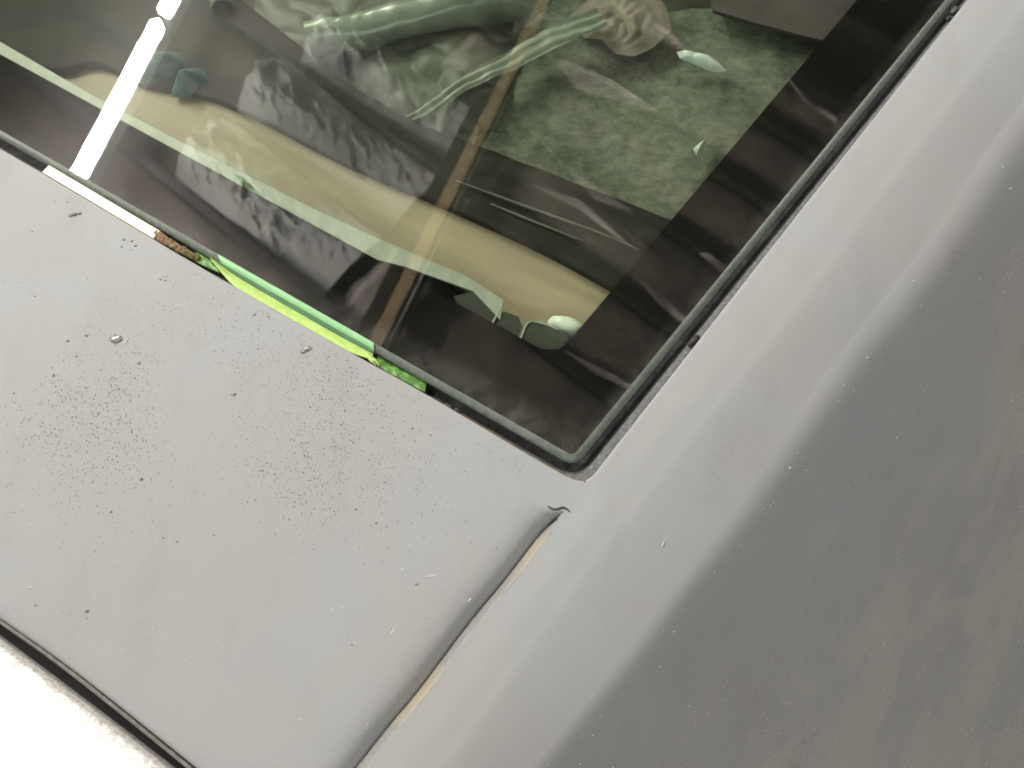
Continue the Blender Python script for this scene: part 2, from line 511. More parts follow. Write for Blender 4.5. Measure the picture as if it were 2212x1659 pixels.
def inset(d, z):
    # the lower and right edges pushed out by d, corner rounded by 3 mm
    a0 = gc[0] - nB * d; a3 = gc[2] - nR * d
    # corner of the offset lines
    c0 = gc[1] - nB * d; x = (c0 - (gc[1] - nR * d)); den = dB.x * dR.y - dB.y * dR.x
    g1 = gc[1] - nR * d
    t = ((g1.x - c0.x) * dR.y - (g1.y - c0.y) * dR.x) / den
    c = c0 + dB * t; r = .0035 + d
    pts = [a0 + dB * .0]
    for k in range(60): pts.append(a0.lerp(c + dB * r, (k + 1) / 60))
    for k in range(1, 8):
        s = k / 8; pts.append((c + dB * r) * (1 - s) ** 2 + c * 2 * s * (1 - s) + (c + dR * r) * s ** 2)
    for k in range(61): pts.append((c + dR * r).lerp(a3, k / 60))
    for p in pts: p.z = z
    return pts


zt = -.0008
e = inset(0, zt)
Vg = [p for p in e] + [Vector((gc[3].x, gc[3].y, zt))]
lo = [p - Vector((0, 0, TH)) for p in Vg]
nn = len(Vg)
win = mk('window', Vg + lo, [tuple(range(nn)), tuple(range(2 * nn - 1, nn - 1, -1))], [GLASS_T, GLASS_B], car, False, [0, 1])
tag(win, 'green tinted window pane with a black border')
bm = bmesh.new(); bm.from_mesh(win.data); bm.faces.ensure_lookup_table()
for fc in bm.faces:
    want = 1 if fc.material_index == 0 else -1
    fc.normal_update()
    if fc.normal.z * want < 0: fc.normal_flip()
bm.to_mesh(win.data); bm.free()
rows = [inset(.0000, zt + .00002), inset(.0012, zt - .0002), inset(.0025, zt - .0008), inset(.0036, zt - .0018), inset(.0041, zt - .0029), inset(.0037, zt - .0038), inset(.0025, zt - .0049), inset(0.0, zt - TH - .0001)]
v, f = grid(rows); ed = mk('glass_edge', v, f, EDGE, win)
tag(ed, 'ground pale green edge of the pane')
# frit: black border on the underside, inner outline with a rounded corner
zf = zt - TH - .0006
FB0, FC_, FR0 = (0, 117), (1208, 775), (1851, 0)
b0, b1 = at(*FB0, zf), at(1110, 722, zf); r1, r0 = at(1262, 698, zf), at(*FR0, zf)
db = (b0 - b1).normalized(); dr = (r0 - r1).normalized()
den = db.x * dr.y - db.y * dr.x; t = ((r1.x - b1.x) * dr.y - (r1.y - b1.y) * dr.x) / den; cc_ = b1 + db * t
inner = [cc_ + db * 1.1] + [(cc_ + db * 1.1).lerp(cc_ + db * .013, k / 40) for k in range(1, 41)]
for k in range(1, 16):
    s = k / 16; inner.append((cc_ + db * .013) * (1 - s) ** 2 + cc_ * 2 * s * (1 - s) + (cc_ + dr * .013) * s ** 2)
inner += [(cc_ + dr * .013).lerp(cc_ + dr * .85, k / 40) for k in range(41)]
outer = resample(inset(-.0004, zf), len(inner))
outer2 = [p.copy() for p in outer]
for p in inner: p.z = zf
rows = [inner, outer, [p - Vector((0, 0, .0006)) for p in outer], [p - Vector((0, 0, .0006)) for p in inner]]
v, f = grid(rows); frit = mk('frit_border', v, f, FRIT, win, False); tag(frit, 'black painted border of the pane')

# channel: ledge and urethane
def ring(offs):
    return [inset(d, z) for d, z in offs]
v, f = grid(ring([(-.012, -.0075), (.0004, -.0088), (.004, -.0100), (.0074, -.0098), (.0088, -.0072), (.0095, -.0060), (.0125, -.0052), (.03, -.0056)]))
nn = len(inset(0, 0)) - 1; fm = []
for j in range(7): fm += [0 if j < 3 else 1] * nn
ch = mk('window_channel', v, f, [SEAL, LEDGE], car, True, fm); face_up(ch)
tag(ch, 'dirty black channel between pane and body')
for (px, py, s) in [(970, 880, 1.0), (988, 888, .6), (1500, 735, 1.0), (1492, 742, .7), (2062, 22, 1.1), (2050, 38, .7)]:
    bm = bmesh.new(); bmesh.ops.create_icosphere(bm, subdivisions=3, radius=.0021 * s)
    for vv in bm.verts:
        vv.co.x *= 1.7; vv.co.z *= .8; vv.co += vv.normal * .0007 * noise.noise(vv.co * 900 + Vector((px, 0, 0)))
    me = bpy.data.meshes.new('clip'); bm.to_mesh(me); bm.free(); me.materials.append(SEAL)
    me.polygons.foreach_set('use_smooth', [True] * len(me.polygons))
    o = bpy.data.objects.new('clip', me); COL.objects.link(o); o.parent = ch; o.location = at(px, py, -.0045) ; o.rotation_euler = (0, 0, -.6 if px < 1100 else .8)

# ------------------------------------------------------------------ specks and chips in the primer
def body_z(px, py): return 0.0
def inpoly(x, y, P):
    c = False; j = len(P) - 1
    for i in range(len(P)):
        if (P[i][1] > y) != (P[j][1] > y) and x < (P[j][0] - P[i][0]) * (y - P[i][1]) / (P[j][1] - P[i][1]) + P[i][0]: c = not c
        j = i
    return c
DECK = OPEN_B + [(1200, 1090), (1150, 1150), (900, 1480), (740, 1659)] + [(400, 1620), (0, 1310), (-100, 1240)]
def blobs(name, pts, m, parent, sub=1, flat=.45):
    V, Fc = [], []
    bm = bmesh.new(); bmesh.ops.create_icosphere(bm, subdivisions=sub, radius=1); base = [v_.co.copy() for v_ in bm.verts]; bf = [[v_.index for v_ in f_.verts] for f_ in bm.faces]; bm.free()
    for p, r in pts:
        o = len(V); a = random.uniform(0, 6.28); el = random.uniform(.7, 1.5); sd_ = random.random() * 50
        for b in base:
            k = 1 + .35 * noise.noise(b * 1.6 + Vector((sd_, 0, 0)))
            q = Vector((b.x * el * k, b.y * k / el, b.z * flat)) * r; q.rotate(Matrix.Rotation(a, 3, 'Z')); V.append(p + q)
        Fc += [tuple(i + o for i in t) for t in bf]
    return mk(name, V, Fc, m, parent)
DARKCHIP = simple('chip_dark', (.14, .14, .135), .25, .3, 900)
BROWNCHIP = simple('chip_brown', (.20, .195, .165), .4, .3, 900)
LIGHTCHIP = simple('chip_light', (.75, .75, .73), .3, .1, 900)
def density(x, y):
    d = math.exp(-(((x - 600) / 310) ** 2 + ((y - 850 - .15 * (x - 620)) / 165) ** 2)) * 1.0
    d += .8 * math.exp(-(((x - 230) / 340) ** 2 + ((y - 930) / 150) ** 2))
    d += .45 * math.exp(-(((x - 700) / 220) ** 2 + ((y - 1040) / 130) ** 2)) + .25 * math.exp(-(((x - 330) / 300) ** 2 + ((y - 650) / 120) ** 2))
    return d * (.55 + .9 * max(0, noise.noise(Vector((x / 45, y / 28, 3))) + .25)) + .008
def scatter(nmax, r0, r1, seed):
    random.seed(seed); o = []
    for _ in range(nmax * 30):
        if len(o) >= nmax: break
        x, y = random.uniform(-40, 1150), random.uniform(330, 1500)
        if random.random() > density(x, y) or not inpoly(x, y + 12, DECK) or not inpoly(x, y - 14, DECK): continue
        r = r0 + (r1 - r0) * random.random() ** 2.6; p = at(x, y, 0); p.z = .0006 * noise.noise(Vector((p.x, p.y, 0)) * 14) + r * .12; o.append((p, r))
    return o
s1 = blobs('dark_specks', scatter(5200, .00012, .00037, 1), DARKCHIP, body); tag(s1, kind='stuff')
s2 = blobs('dust_specks', scatter(1700, .00014, .00036, 2), BROWNCHIP, body, flat=.3); tag(s2, kind='stuff')
pl = []
random.seed(5)
for _ in range(150):
    x, y = random.uniform(0, 1150), random.uniform(500, 1600)
    if inpoly(x, y - 14, DECK) and inpoly(x, y + 14, DECK): p = at(x, y, .0002); pl.append((p, random.uniform(.0001, .00026)))
for _ in range(420):                       # lint and grit on the flank
    j = random.randrange(60, 430); i = random.choice([random.randrange(36, 63), random.randrange(62, 78), random.randrange(62, 78)]); u = random.random(); p = rowsB[j][i].lerp(rowsB[j + 1][i + 1], u); p += (rowsB[j][i + 1] - rowsB[j][i]) * random.uniform(-.5, .5); pl.append((p + Vector((0, 0, .0003)), random.uniform(.00016, .00032) if random.random() < .9 else .0005))
gr = []
for _ in range(30000):
    j = random.randrange(40, 436); i = random.randrange(60, 78); p = rowsB[j][i].lerp(rowsB[j + 1][i + 1], random.random()); p += (rowsB[j][i + 1] - rowsB[j][i]) * random.uniform(-.5, .5)
    if random.random() < .04 + 2.2 * max(0, noise.noise(Vector((p.x * 13 + p.y * 5, p.y * 9, 4))) * .8 + (i - 67) * .03): gr.append((p + Vector((0, 0, .0003)), random.uniform(.00018, .00040)))
    if len(gr) > 6500: break
tag(blobs('tan_grit', gr, simple('grit_tan', (.72, .63, .50), .5, .25, 900), body, flat=.5), kind='stuff')
s3 = blobs('white_lint', pl, LIGHTCHIP, body, flat=.6); tag(s3, kind='stuff')
big = [(250, 733, .0036, .0016), (245, 729, .0022, .001), (664, 754, .0028, .0012), (655, 760, .0018, .0008), (160, 463, .0019, .0014), (152, 466, .0013, .0010), (172, 461, .0012, .001), (268, 518, .0011, .001), (285, 521, .0009, .0009), (293, 531, .0010, .0009), (263, 533, .0008, .0008),
       (347, 604, .0009, .0008), (357, 606, .0008, .0008), (300, 785, .0010, .0008), (186, 725, .0010, .0007), (146, 737, .0010, .0008), (115, 811, .0010, .0008), (505, 852, .0014, .0007), (550, 680, .0009, .0007), (580, 684, .0008, .0007), (305, 1035, .0011, .0006), (240, 1106, .0008, .0006),
       (187, 1320, .0011, .0004), (77, 1307, .0007, .0005), (382, 1170, .0007, .0005), (353, 1162, .0006, .0005), (462, 1156, .0007, .0007), (812, 1130, .0008, .0006), (768, 1100, .0008, .0007), (900, 1262, .0009, .0008), (760, 1393, .0007, .0006), (165, 770, .0007, .0005), (30, 850, .0008, .0005), (670, 880, .0007, .0006), (890, 925, .0006, .0005), (930, 940, .0005, .0005),
       (283, 540, .0006, .0006), (75, 640, .0006, .0006), (70, 500, .0007, .0005), (118, 436, .0006, .0006), (146, 436, .0006, .0006)]
CHIP = simple('chip_glossy', (.23, .23, .225), .16, .25, 500)
for (x, y, r, hgt) in big:
    random.seed(x * 7 + y); p = at(x, y, 0)
    bm = bmesh.new(); bmesh.ops.create_icosphere(bm, subdivisions=3, radius=1)
    for vv in bm.verts:
        b = vv.co.copy(); k = 1 + .45 * noise.noise(b * 1.7 + Vector((x, y, 0)))
        fl = .32 if r > .0025 else .55
        vv.co = Vector((b.x * k * 1.15, b.y * k * .8, b.z * fl * (1 + .3 * noise.noise(b * 3)))) * r * .82
    me = bpy.data.meshes.new('paint_chip'); bm.to_mesh(me); bm.free(); me.materials.append(CHIP)
    me.polygons.foreach_set('use_smooth', [True] * len(me.polygons))
    o = bpy.data.objects.new('paint_chip', me); COL.objects.link(o); o.parent = body
    o.location = p - body.location - car.location + Vector((0, 0, .0002 - r * .05)); o.location = p + Vector((0, 0, 0.0001)); o.rotation_euler = (0, 0, random.uniform(-.4, .4))

for pth in ([(915, 1249), (924, 1245), (932, 1245), (946, 1240)], [(1010, 1300), (1018, 1292)], [(842, 1370), (852, 1358)], [(60, 1272), (72, 1268)], [(866, 1232), (872, 1228)], [(268, 745), (280, 726)], [(1430, 1180), (1436, 1168)], [(1742, 1390), (1726, 1440), (1712, 1466)]):
    z_ = .0002 if pth[0][0] < 1400 else -.0345 if pth[0][0] > 1700 else -.004
    if z_ < -.01: continue
    v, f = tube(resample(chaikin([at(x, y, z_) for x, y in pth], 1), 10), .0002, 5, rf=lambda t: .00008 + .00016 * math.sin(math.pi * t)); mk('scratch', v, f, LIGHTCHIP, body)
# ------------------------------------------------------------------ things in the gap
CREAM = simple('cream_wood', (.82, .74, .60), .55, .06, 400, .2)
strip = [(98, 356), (104, 371), (332, 518), (345, 499), (330, 488), (120, 364)]
a0, a1 = at(100, 366, -.0010), at(339, 508, -.0010)
v, f = bar(a0 - Vector((0, 0, .0035)), a1 - Vector((0, 0, .0035)), .0060, .0044)
o = mk('wooden_shim', v, f, CREAM, smooth_=False); tag(o, 'bright cream strip wedged in the gap beside the window edge', 'strip')
bm = bmesh.new(); bm.from_mesh(o.data); bmesh.ops.recalc_face_normals(bm, faces=bm.faces); bm.to_mesh(o.data); bm.free()
RUST = N('rust_crumble'); a = RUST.noise(700, 5, .7)
gfac = RUST.ramp(RUST.side(at(360, 520), dB * -1), (.0, 0.0), (.022, 1.0))
RUST.set(col=RUST.mix(gfac, RUST.mix(RUST.ramp(a, (.35, 0.0), (.6, 1.0)), (.20, .085, .03), (.52, .33, .19)), RUST.mix(RUST.ramp(a, (.35, 0.0), (.6, 1.0)), (.05, .045, .012), (.20, .19, .05))), rough=.8); RUST.bump(a, 1, .003); RUST = RUST.m
path = resample([at(x, y, -.0028) for x, y in [(338, 507), (358, 520), (385, 537), (432, 562)]], 40)
v, f = tube(path, .0025, 12, rf=lambda t: .0028 - .0006 * t)
v = [p + Vector((noise.noise(p * 500), noise.noise(p * 500 + Vector((9, 0, 0))), noise.noise(p * 430))) * .0013 for p in v]
o = mk('rusty_foam', v, f, RUST); tag(o, 'crumbling rusty brown foam between the cream strip and green tape', 'foam')

def tape(name, m, top, bot, zt_, zb_, nseg=60, arch=.001, parent=None):
    A = resample(chaikin([at(x, y, zt_) for x, y in top], 2), nseg); B = resample(chaikin([at(x, y, zb_) for x, y in bot], 2), nseg); rows = []
    for k in range(9):
        s = k / 8; r = []
        for i in range(nseg):
            p = A[i].lerp(B[i], s); p.z += arch * math.sin(math.pi * s) + .00035 * noise.noise(Vector((i * .18, s * 2, 5)))
            r.append(p)
        rows.append(r)
    lo_ = [[p - Vector((0, 0, .0003)) for p in r] for r in rows][::-1]
    v, f = grid(rows + lo_); return mk(name, v, f, m, parent)
YG = N('yellow_green_tape'); a = YG.noise(260, 4, .7)
YG.set(col=YG.mix(YG.ramp(a, (.42, 0.0), (.66, 1.0)), (.38, .55, .12), (.50, .65, .20)), rough=.5); YG.bump(YG.noise(900, 3), .4, .0003); YG = YG.m
MINT = N('tape_under_glass'); a = MINT.noise(120, 3)
MINT.set(col=MINT.mix(a, (.26, .52, .25), (.36, .64, .33)), rough=.22, spec=.6); MINT = MINT.m
GRN = N('green_tape'); a = GRN.noise(180, 4, .6)
GRN.set(col=GRN.mix(GRN.ramp(a, (.4, 0.0), (.6, 1.0)), (.06, .16, .025), (.17, .36, .08)), rough=.45); GRN = GRN.m
tp = empty('masking_tape', at(640, 670, -.003)); tag(tp, 'yellow green masking tape strip bulging in the gap along the window', 'tape')
def tl(o): o.parent = tp; o.location = -tp.location; return o
GB = lambda x, d: (x, GL_B0[1] + .5685 * x + d)
tl(tape('folded_strip', YG, [GB(452, 16), GB(500, 26), GB(560, 28), GB(657, 29), GB(740, 29), GB(806, 26)], [GB(456, 22), GB(500, 52), GB(560, 62), GB(657, 62), GB(740, 56), GB(804, 40)], -.0030, -.0006, arch=.0006))
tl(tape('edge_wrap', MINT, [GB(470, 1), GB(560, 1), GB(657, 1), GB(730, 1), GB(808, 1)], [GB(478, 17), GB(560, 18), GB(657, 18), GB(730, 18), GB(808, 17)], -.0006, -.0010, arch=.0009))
tl(tape('edge_wrap', simple('painted_tape_shade', (.13, .27, .16), .4, .15), [GB(466, 17), GB(560, 17), GB(657, 17), GB(730, 17), GB(808, 16)], [GB(462, 26), GB(560, 33), GB(657, 33), GB(730, 33), GB(806, 30)], -.0016, -.0046, arch=.0004))  # darker green strip paints the shade below the mint band
tl(tape('curl', YG, [(798, 760), (804, 765), (809, 775)], [(792, 772), (800, 782), (813, 790)], -.002, -.0008, 20, .0012))
tl(tape('curl', YG, [(808, 772), (814, 776), (820, 788)], [(804, 784), (812, 783), (818, 792)], -.0015, .0, 20, .0018))
o = tape('green_tape', GRN, [(815, 768), (860, 793), (921, 826)], [(815, 792), (860, 817), (918, 848)], -.0055, -.0030, arch=.0004)
tag(o, 'darker green tape piece in the gap between yellow green tape and black sealant', 'tape')
o = tape('green_tape', GRN, [(424, 544), (440, 553), (462, 566)], [(424, 566), (440, 575), (475, 590)], -.0040, -.0018, 30, arch=.001)
tag(o, 'crumpled green tape end beside the rusty foam', 'tape')

# ------------------------------------------------------------------ inside the car, seen through the pane
BEIGE = N('beige_shelf'); a = BEIGE.noise(30, 3, .5, stretch=(4, .6, 1), rot=-.5)
BEIGE.set(col=BEIGE.mix(BEIGE.ramp(a, (.35, 0.0), (.65, 1.0)), (.25, .19, .12), (.36, .285, .185)), rough=.55); BEIGE = BEIGE.m
FLANGE = simple('flange_paint', (.34, .345, .29), .45, .1, 120)
DARKT = simple('dark_trim', (.020, .018, .014), .6, .35, 40, spec=.14)
o = sheet([(60, 190), (134, 147), (208, 129), (298, 165), (431, 175), (640, 290), (713, 338), (936, 434), (1159, 534), (1313, 618), (1420, 700), (1240, 900), (1110, 770), (1082, 662), (930, 584), (793, 528), (560, 412), (300, 274), (60, 190)], -.024, .003, 'shelf', BEIGE, car); tag(o, 'beige shelf under the pane')
fl1 = sheet([(-200, -15), (0, 90), (208, 211), (421, 322), (560, 392), (680, 452), (793, 505), (927, 562), (1010, 598), (1088, 648), (1080, 690), (1021, 628), (873, 575), (793, 556), (700, 540), (0, 170), (-200, 60)], -.0095, .0015, 'flange', FLANGE, car); tag(fl1, 'pale flange under the lower edge of the pane')
# folded dark cover with ridges
topL = [(-200, -500), (200, -250), (600, 60), (740, 175), (906, 268), (1040, 317), (1209, 382), (1427, 466), (1560, 520)]
botL = [(-200, 30), (0, 118), (120, 165), (208, 129), (300, 186), (431, 200), (560, 255), (713, 338), (830, 390), (936, 434), (1159, 534), (1313, 618), (1420, 680)]
A = resample(chaikin([at(x, y, -.024) for x, y in topL], 2), 90); B = resample(chaikin([at(x, y, -.0195) for x, y in botL], 2), 90)
rows = []
for k in range(61):
    s = k / 60; r = []
    for i in range(90):
        p = A[i].lerp(B[i], s); g = smooth(40, 75, i)
        p.z += .004 * math.sin(math.pi * s) ** .6 + g * .0012 * abs(math.sin(s * 3 * math.pi + .3)) ** 3 + .0012 * noise.noise(p * 35); r.append(p)
    rows.append(r)
rows.append([p - Vector((0, 0, .02)) for p in rows[-1]]); rows.insert(0, [p - Vector((0, 0, .02)) for p in rows[0]])
v, f = grid(rows); o = mk('trim_cover', v, f, DARKT, car); face_up(o); tag(o, 'dark ridged trim beyond the shelf')
# mottled carpet
CARP = N('dusty_carpet'); a = CARP.noise(150, 6, .8, 0, stretch=(1.5, 1, 1)); b2 = CARP.noise(14, 4, .6)
CARP.set(col=CARP.mix(CARP.ramp(CARP.math('ADD', CARP.math('MULTIPLY', a, .75), CARP.math('MULTIPLY', b2, .3)), (.38, 0.0), (.68, 1.0)), (.07, .092, .075), (.26, .26, .195)), rough=.8, spec=.15); CARP.bump(a, .8, .004); CARP = CARP.m
poly = [(1060, 70), (1541, 20), (1641, 50), (1771, 83), (1900, 110), (1900, 300), (1560, 620), (1427, 470), (1209, 384), (1040, 319), (1010, 250)]
cen = (1450, 300)
rows = []
for k in range(70):
    r = []
    for i in range(90):
        x = 980 + i * 11; y = 10 + k * 9.2
        p = at(x, y, -.060); p.z += .010 * noise.noise(p * 12) + .003 * noise.noise(p * 60); r.append(p)
    rows.append(r)
v, f = grid(rows); o = mk('carpet', v, f, CARP, car); face_up(o); tag(o, 'dusty mottled green grey carpet')
o = sheet([(1480, -300), (2500, -300), (2500, 200), (1900, 125), (1771, 86), (1641, 52), (1541, 22)], -.045, .003, 'seat_base', simple('seat_dark', (.06, .045, .045), .6, .2), car)
o = sheet([(-900, -900), (2500, -900), (2500, 900), (-900, 900)], -.16, .01, 'cabin_floor', simple('cabin_dark', (.05, .052, .04), .8, .3, 20, spec=.1), car)

# plastic film: loose crumpled sheet, translucent-looking pale green
FILM = N('plastic_film'); a = FILM.noise(60, 3)
FILM.set(col=FILM.mix(a, (.055, .058, .045), (.11, .118, .09)), rough=.44, spec=.25); FILM = FILM.m
def crumple(p, k=1): 
    q = p * 9; return (abs(noise.noise(q)) * 1.0 + .5 * abs(noise.noise(q * 2.3 + Vector((4, 1, 0)))) + .22 * abs(noise.noise(q * 5.1))) * k
rows = []
for k in range(110):
    r = []
    for i in range(120):
        y = -60 + k * 4.0; xe = 1215 - 2.1 * k + 26 * noise.noise(Vector((k * .07, 2, 0))) + 9 * noise.noise(Vector((k * .3, 9, 0)))
        x = 560 - k * .5 + (xe - 560 + k * .5) * i / 119
        p = at(x, y, -.052); p.z += .022 * crumple(p * .8) - .006 - .008 * smooth(100, 119, i); r.append(p)
    rows.append(r)
v, f = grid(rows); o = mk('plastic_sheet', v, f, FILM); face_up(o); tag(o, 'crumpled pale green plastic film lying under the middle of the window', 'plastic film')
SHINE = simple('film_fold', (.25, .28, .225), .2, .12, 150, .3)
path = resample(chaikin([at(x, y, -.036) for x, y in [(880, 262), (960, 212), (1040, 165), (1110, 128), (1190, 85), (1300, 40)]], 2), 90)
rows = []
for i, p in enumerate(path):
    d = (path[min(i + 1, 89)] - path[max(i - 1, 0)]).normalized(); s = Vector((-d.y, d.x, 0)); r = []; wd = .0035 + .003 * math.sin(i / 89 * 2.4) + .003 * noise.noise(p * 18)
    for k in range(17):
        u = k / 8 - 1; q = p + s * wd * u * 1.3; q.z += .0028 * abs(math.sin(u * 3.6 + 2.6 * noise.noise(p * 22))) + .002 * noise.noise(q * 70); q += s * .003 * noise.noise(p * 30); r.append(q)
    rows.append(r)
v, f = grid(rows); o = mk('film_strip', v, f, SHINE); face_up(o); tag(o, 'twisted shiny pale strip of film slanting across beside the mottled carpet', 'plastic film')
# rolled tube of film
ax = resample([at(668, 92, -.034), at(1120, -5, -.034)], 60)
v, f = tube(ax, .013, 28, caps=False, rf=lambda t: .0125 + .0015 * t)
v = [p + Vector((0, .6, 1)) * (.0045 * noise.noise(p * 26) + .0018 * abs(noise.noise(p * 75))) for p in v]
o = mk('film_roll', v, f, simple('roll_film', (.20, .23, .185), .28, .5, 30, .1, spec=.8)); tag(o, 'pale rolled tube of plastic film at the top middle of the window', 'film roll')
ax = [at(482, 22, -.0165), at(470, -30, -.030), at(452, -110, -.06)]
v, f = tube(resample(ax, 20), .0080, 26, caps=False)
v2, f2 = tube(resample(ax, 20), .0068, 26, caps=False); o_ = len(v); v += v2; f += [tuple(k + o_ for k in t) for t in f2]
f += [(k, (k + 1) % 26, o_ + (k + 1) % 26, o_ + k) for k in range(26)]
o = mk('hose_end', v, f, simple('hose_grey', (.14, .16, .12), .35, .2)); tag(o, 'dark round hose end at the top beside the bright tube reflection', 'hose')
TEAL = simple('teal_cloth', (.055, .12, .125), .8, .4, 90, .5)
for (x, y, rx, ry, lab) in [(345, 135, 52, 30, 'pale teal cloth wad crossed by the bright tube reflection'), (405, 165, 42, 26, 'darker blue teal cloth wad beside the pale one')]:
    rows = []
    for k in range(40):
        r = []
        for i in range(40):
            u, t_ = i / 39 * 2 - 1, k / 39 * 2 - 1; rr = max(abs(u), abs(t_)); h_ = math.hypot(u, t_) + 1e-6; u2, t2 = u * rr / h_, t_ * rr / h_
            wob = 1 + .25 * noise.noise(Vector((math.atan2(t2, u2) * 1.3, x, 0)))
            p = at(x + rx * u2 * wob, y + ry * t2 * wob - u2 * 18, -.0135); p.z += .008 * (1 - rr * rr) * (1 + .6 * noise.noise(p * 90)) - .006 * rr; r.append(p)
        rows.append(r)
    v, f = grid(rows); o = mk('cloth', v, f, TEAL); face_up(o); tag(o, lab, 'cloth', 'cloth wads under the glass')
# crumpled scraps lying on the carpet, and the piping of the trim
def scrap(pic, z, amp, m, name, label, cat, n=40, fr=70, seed=0):
    cx = sum(p[0] for p in pic) / len(pic); cy = sum(p[1] for p in pic) / len(pic); rim = resample([Vector((x, y, 0)) for x, y in pic + [pic[0]]], 61)[:-1]
    rows = []
    for k in range(n // 2):
        t_ = k / (n // 2 - 1); rr = []
        for i in range(60):
            x = cx + (rim[i].x - cx) * t_; y = cy + (rim[i].y - cy) * t_; p = at(x, y, z)
            p.z += amp * (1 - t_ ** 3) * (.4 + 1.3 * abs(noise.noise(p * fr + Vector((seed, 0, 0))))) - .002 * t_; rr.append(p)
        rr.append(rr[0].copy()); rows.append(rr)
    v, f = grid(rows); o = mk(name, v, f, m); face_up(o); tag(o, label, cat); return o
scrap([(1462, 108), (1490, 106), (1520, 118), (1548, 124), (1572, 150), (1540, 152), (1500, 134), (1470, 122)], -.047, .006, simple('wrap_white', (.48, .54, .50), .25, .15), 'crumpled_wrap', 'bright white crumpled wrap on the mottled carpet near the right black border', 'plastic wrap', seed=3)
scrap([(1498, 318), (1512, 306), (1528, 300), (1520, 318), (1506, 332)], -.047, .004, simple('wrap_small', (.55, .62, .54), .25, .15), 'crumpled_wrap', 'tiny pale wrap scrap on the carpet below the larger white one', 'plastic wrap', seed=9)
scrap([(1230, 30), (1290, -20), (1400, -40), (1440, 10), (1452, 60), (1410, 100), (1370, 118), (1330, 112), (1300, 80), (1260, 78)], -.049, .005, simple('cloth_pink', (.17, .14, .115), .6, .35, 60), 'crumpled_cloth', 'pinkish beige crumpled cloth at the top of the mottled carpet', 'cloth', fr=110, seed=5)
for pth in ([(985, 390), (1060, 418), (1180, 462), (1290, 500), (1385, 540)], [(1060, 440), (1150, 478), (1260, 520)]):
    v, f = tube(resample(chaikin([at(x, y, -.0150) for x, y in pth], 2), 40), .0008, 6, rf=lambda t: .0003 + .0007 * math.sin(math.pi * min(1, t + .05))); mk('piping', v, f, simple('piping_grey', (.12, .125, .10), .4, .1), car)
# bits in the corner under the pane
o = sheet([(508, 376), (528, 383), (562, 420), (540, 430)], -.0095, .0006, 'tape_scrap', simple('tape_scrap_green', (.20, .55, .15), .5, .1)); tag(o, 'small bright green tape corner showing through the pane above the border', 'tape')
CLEAR = simple('clip_plastic', (.055, .06, .05), .15, .1, spec=.7); RIMC = simple('clip_rim', (.32, .37, .31), .2, .1)
cb = empty('corner_bracket', at(1180, 720, -.012)); tag(cb, 'smoky plastic clips with pale rims under the lower corner of the window', 'bracket')
for poly in ([(1030, 628), (1086, 647), (1086, 660), (1066, 702), (1000, 690), (980, 640)], [(1088, 672), (1120, 684), (1128, 706), (1112, 740), (1066, 712)], [(1138, 695), (1150, 690), (1186, 702), (1196, 708), (1228, 722), (1216, 760), (1170, 776), (1118, 748)]):
    o = sheet(poly, -.0105, .0015, 'clip_plate', CLEAR); o.parent = cb; o.location = -cb.location
for pth in ([(1060, 706), (1078, 672), (1086, 652), (1070, 642)], [(1122, 742), (1134, 706), (1142, 696), (1152, 693), (1186, 703), (1205, 712)]):
    v, f = tube(resample(chaikin([at(x, y, -.0100) for x, y in pth], 2), 30), .0007, 6); o = mk('clip_rim', v, f, RIMC); o.parent = cb; o.location = -cb.location
rows = []
for k in range(24):
    r = []
    for i in range(24):
        u, t_ = i / 23 * 2 - 1, k / 23 * 2 - 1; rr = max(abs(u), abs(t_)); h_ = math.hypot(u, t_) + 1e-6
        p = at(1225 + 42 * u * rr / h_, 706 + 22 * t_ * rr / h_ + 8 * u, -.018); p.z += .006 * (1 - rr ** 3); r.append(p)
    rows.append(r)
v, f = grid(rows); o = mk('white_plug', v, f, simple('white_plastic', (.70, .74, .66), .4, .05)); face_up(o); tag(o, 'white rounded plug under the inner corner of the black border', 'plug')

# ------------------------------------------------------------------ the workshop ceiling that the pane mirrors
HB = 1.9
ca, sa = math.cos(math.radians(-40)), math.sin(math.radians(-40))
AX, BX = Vector((ca, sa, 0)), Vector((-sa, ca, 0))
def cp(s, t, z): return AX * s + BX * t + Vector((0, 0, z))
BOARD = N('ceiling_board'); a = BOARD.noise(9, 5, .6, stretch=(6, .5, 1), rot=math.radians(-40))
BOARD.set(col=BOARD.mix(BOARD.ramp(a, (.35, 0.0), (.7, 1.0)), (.028, .021, .016), (.068, .05, .038)), rough=.5); BOARD = BOARD.m
PURL = simple('purlin_wood', (.010, .007, .005), .8, .3, 12)
TANW = N('tan_timber'); a = TANW.noise(14, 4, .6, stretch=(1, 8, 1), rot=-.35)
TANW.set(col=TANW.mix(a, (.29, .20, .11), (.40, .29, .165)), rough=.6); TANW = TANW.m
FOIL = N('foil_bag'); a = FOIL.noise(7, 3)
FOIL.set(col=FOIL.mix(a, (.74, .73, .70), (.88, .88, .85)), rough=.36, metal=.25, spec=.6); FOIL = FOIL.m
FILM2 = N('brown_film'); a = FILM2.noise(5, 4, .6, .5)
FILM2.set(col=FILM2.mix(FILM2.ramp(a, (.35, 0.0), (.7, 1.0)), (.17, .148, .128), (.36, .315, .275)), rough=.42, spec=.6); FILM2 = FILM2.m
ceil = empty('ceiling', (0, 1.2, HB + .1)); ceil['kind'] = 'structure'
def tc(o): o.parent = ceil; o.location = -ceil.location; return o
ts = [-.9, -.6, -.28, .05, .37, .70, 1.0, 1.29, 1.57, 1.84, 2.08, 2.4, 2.7, 3.0]
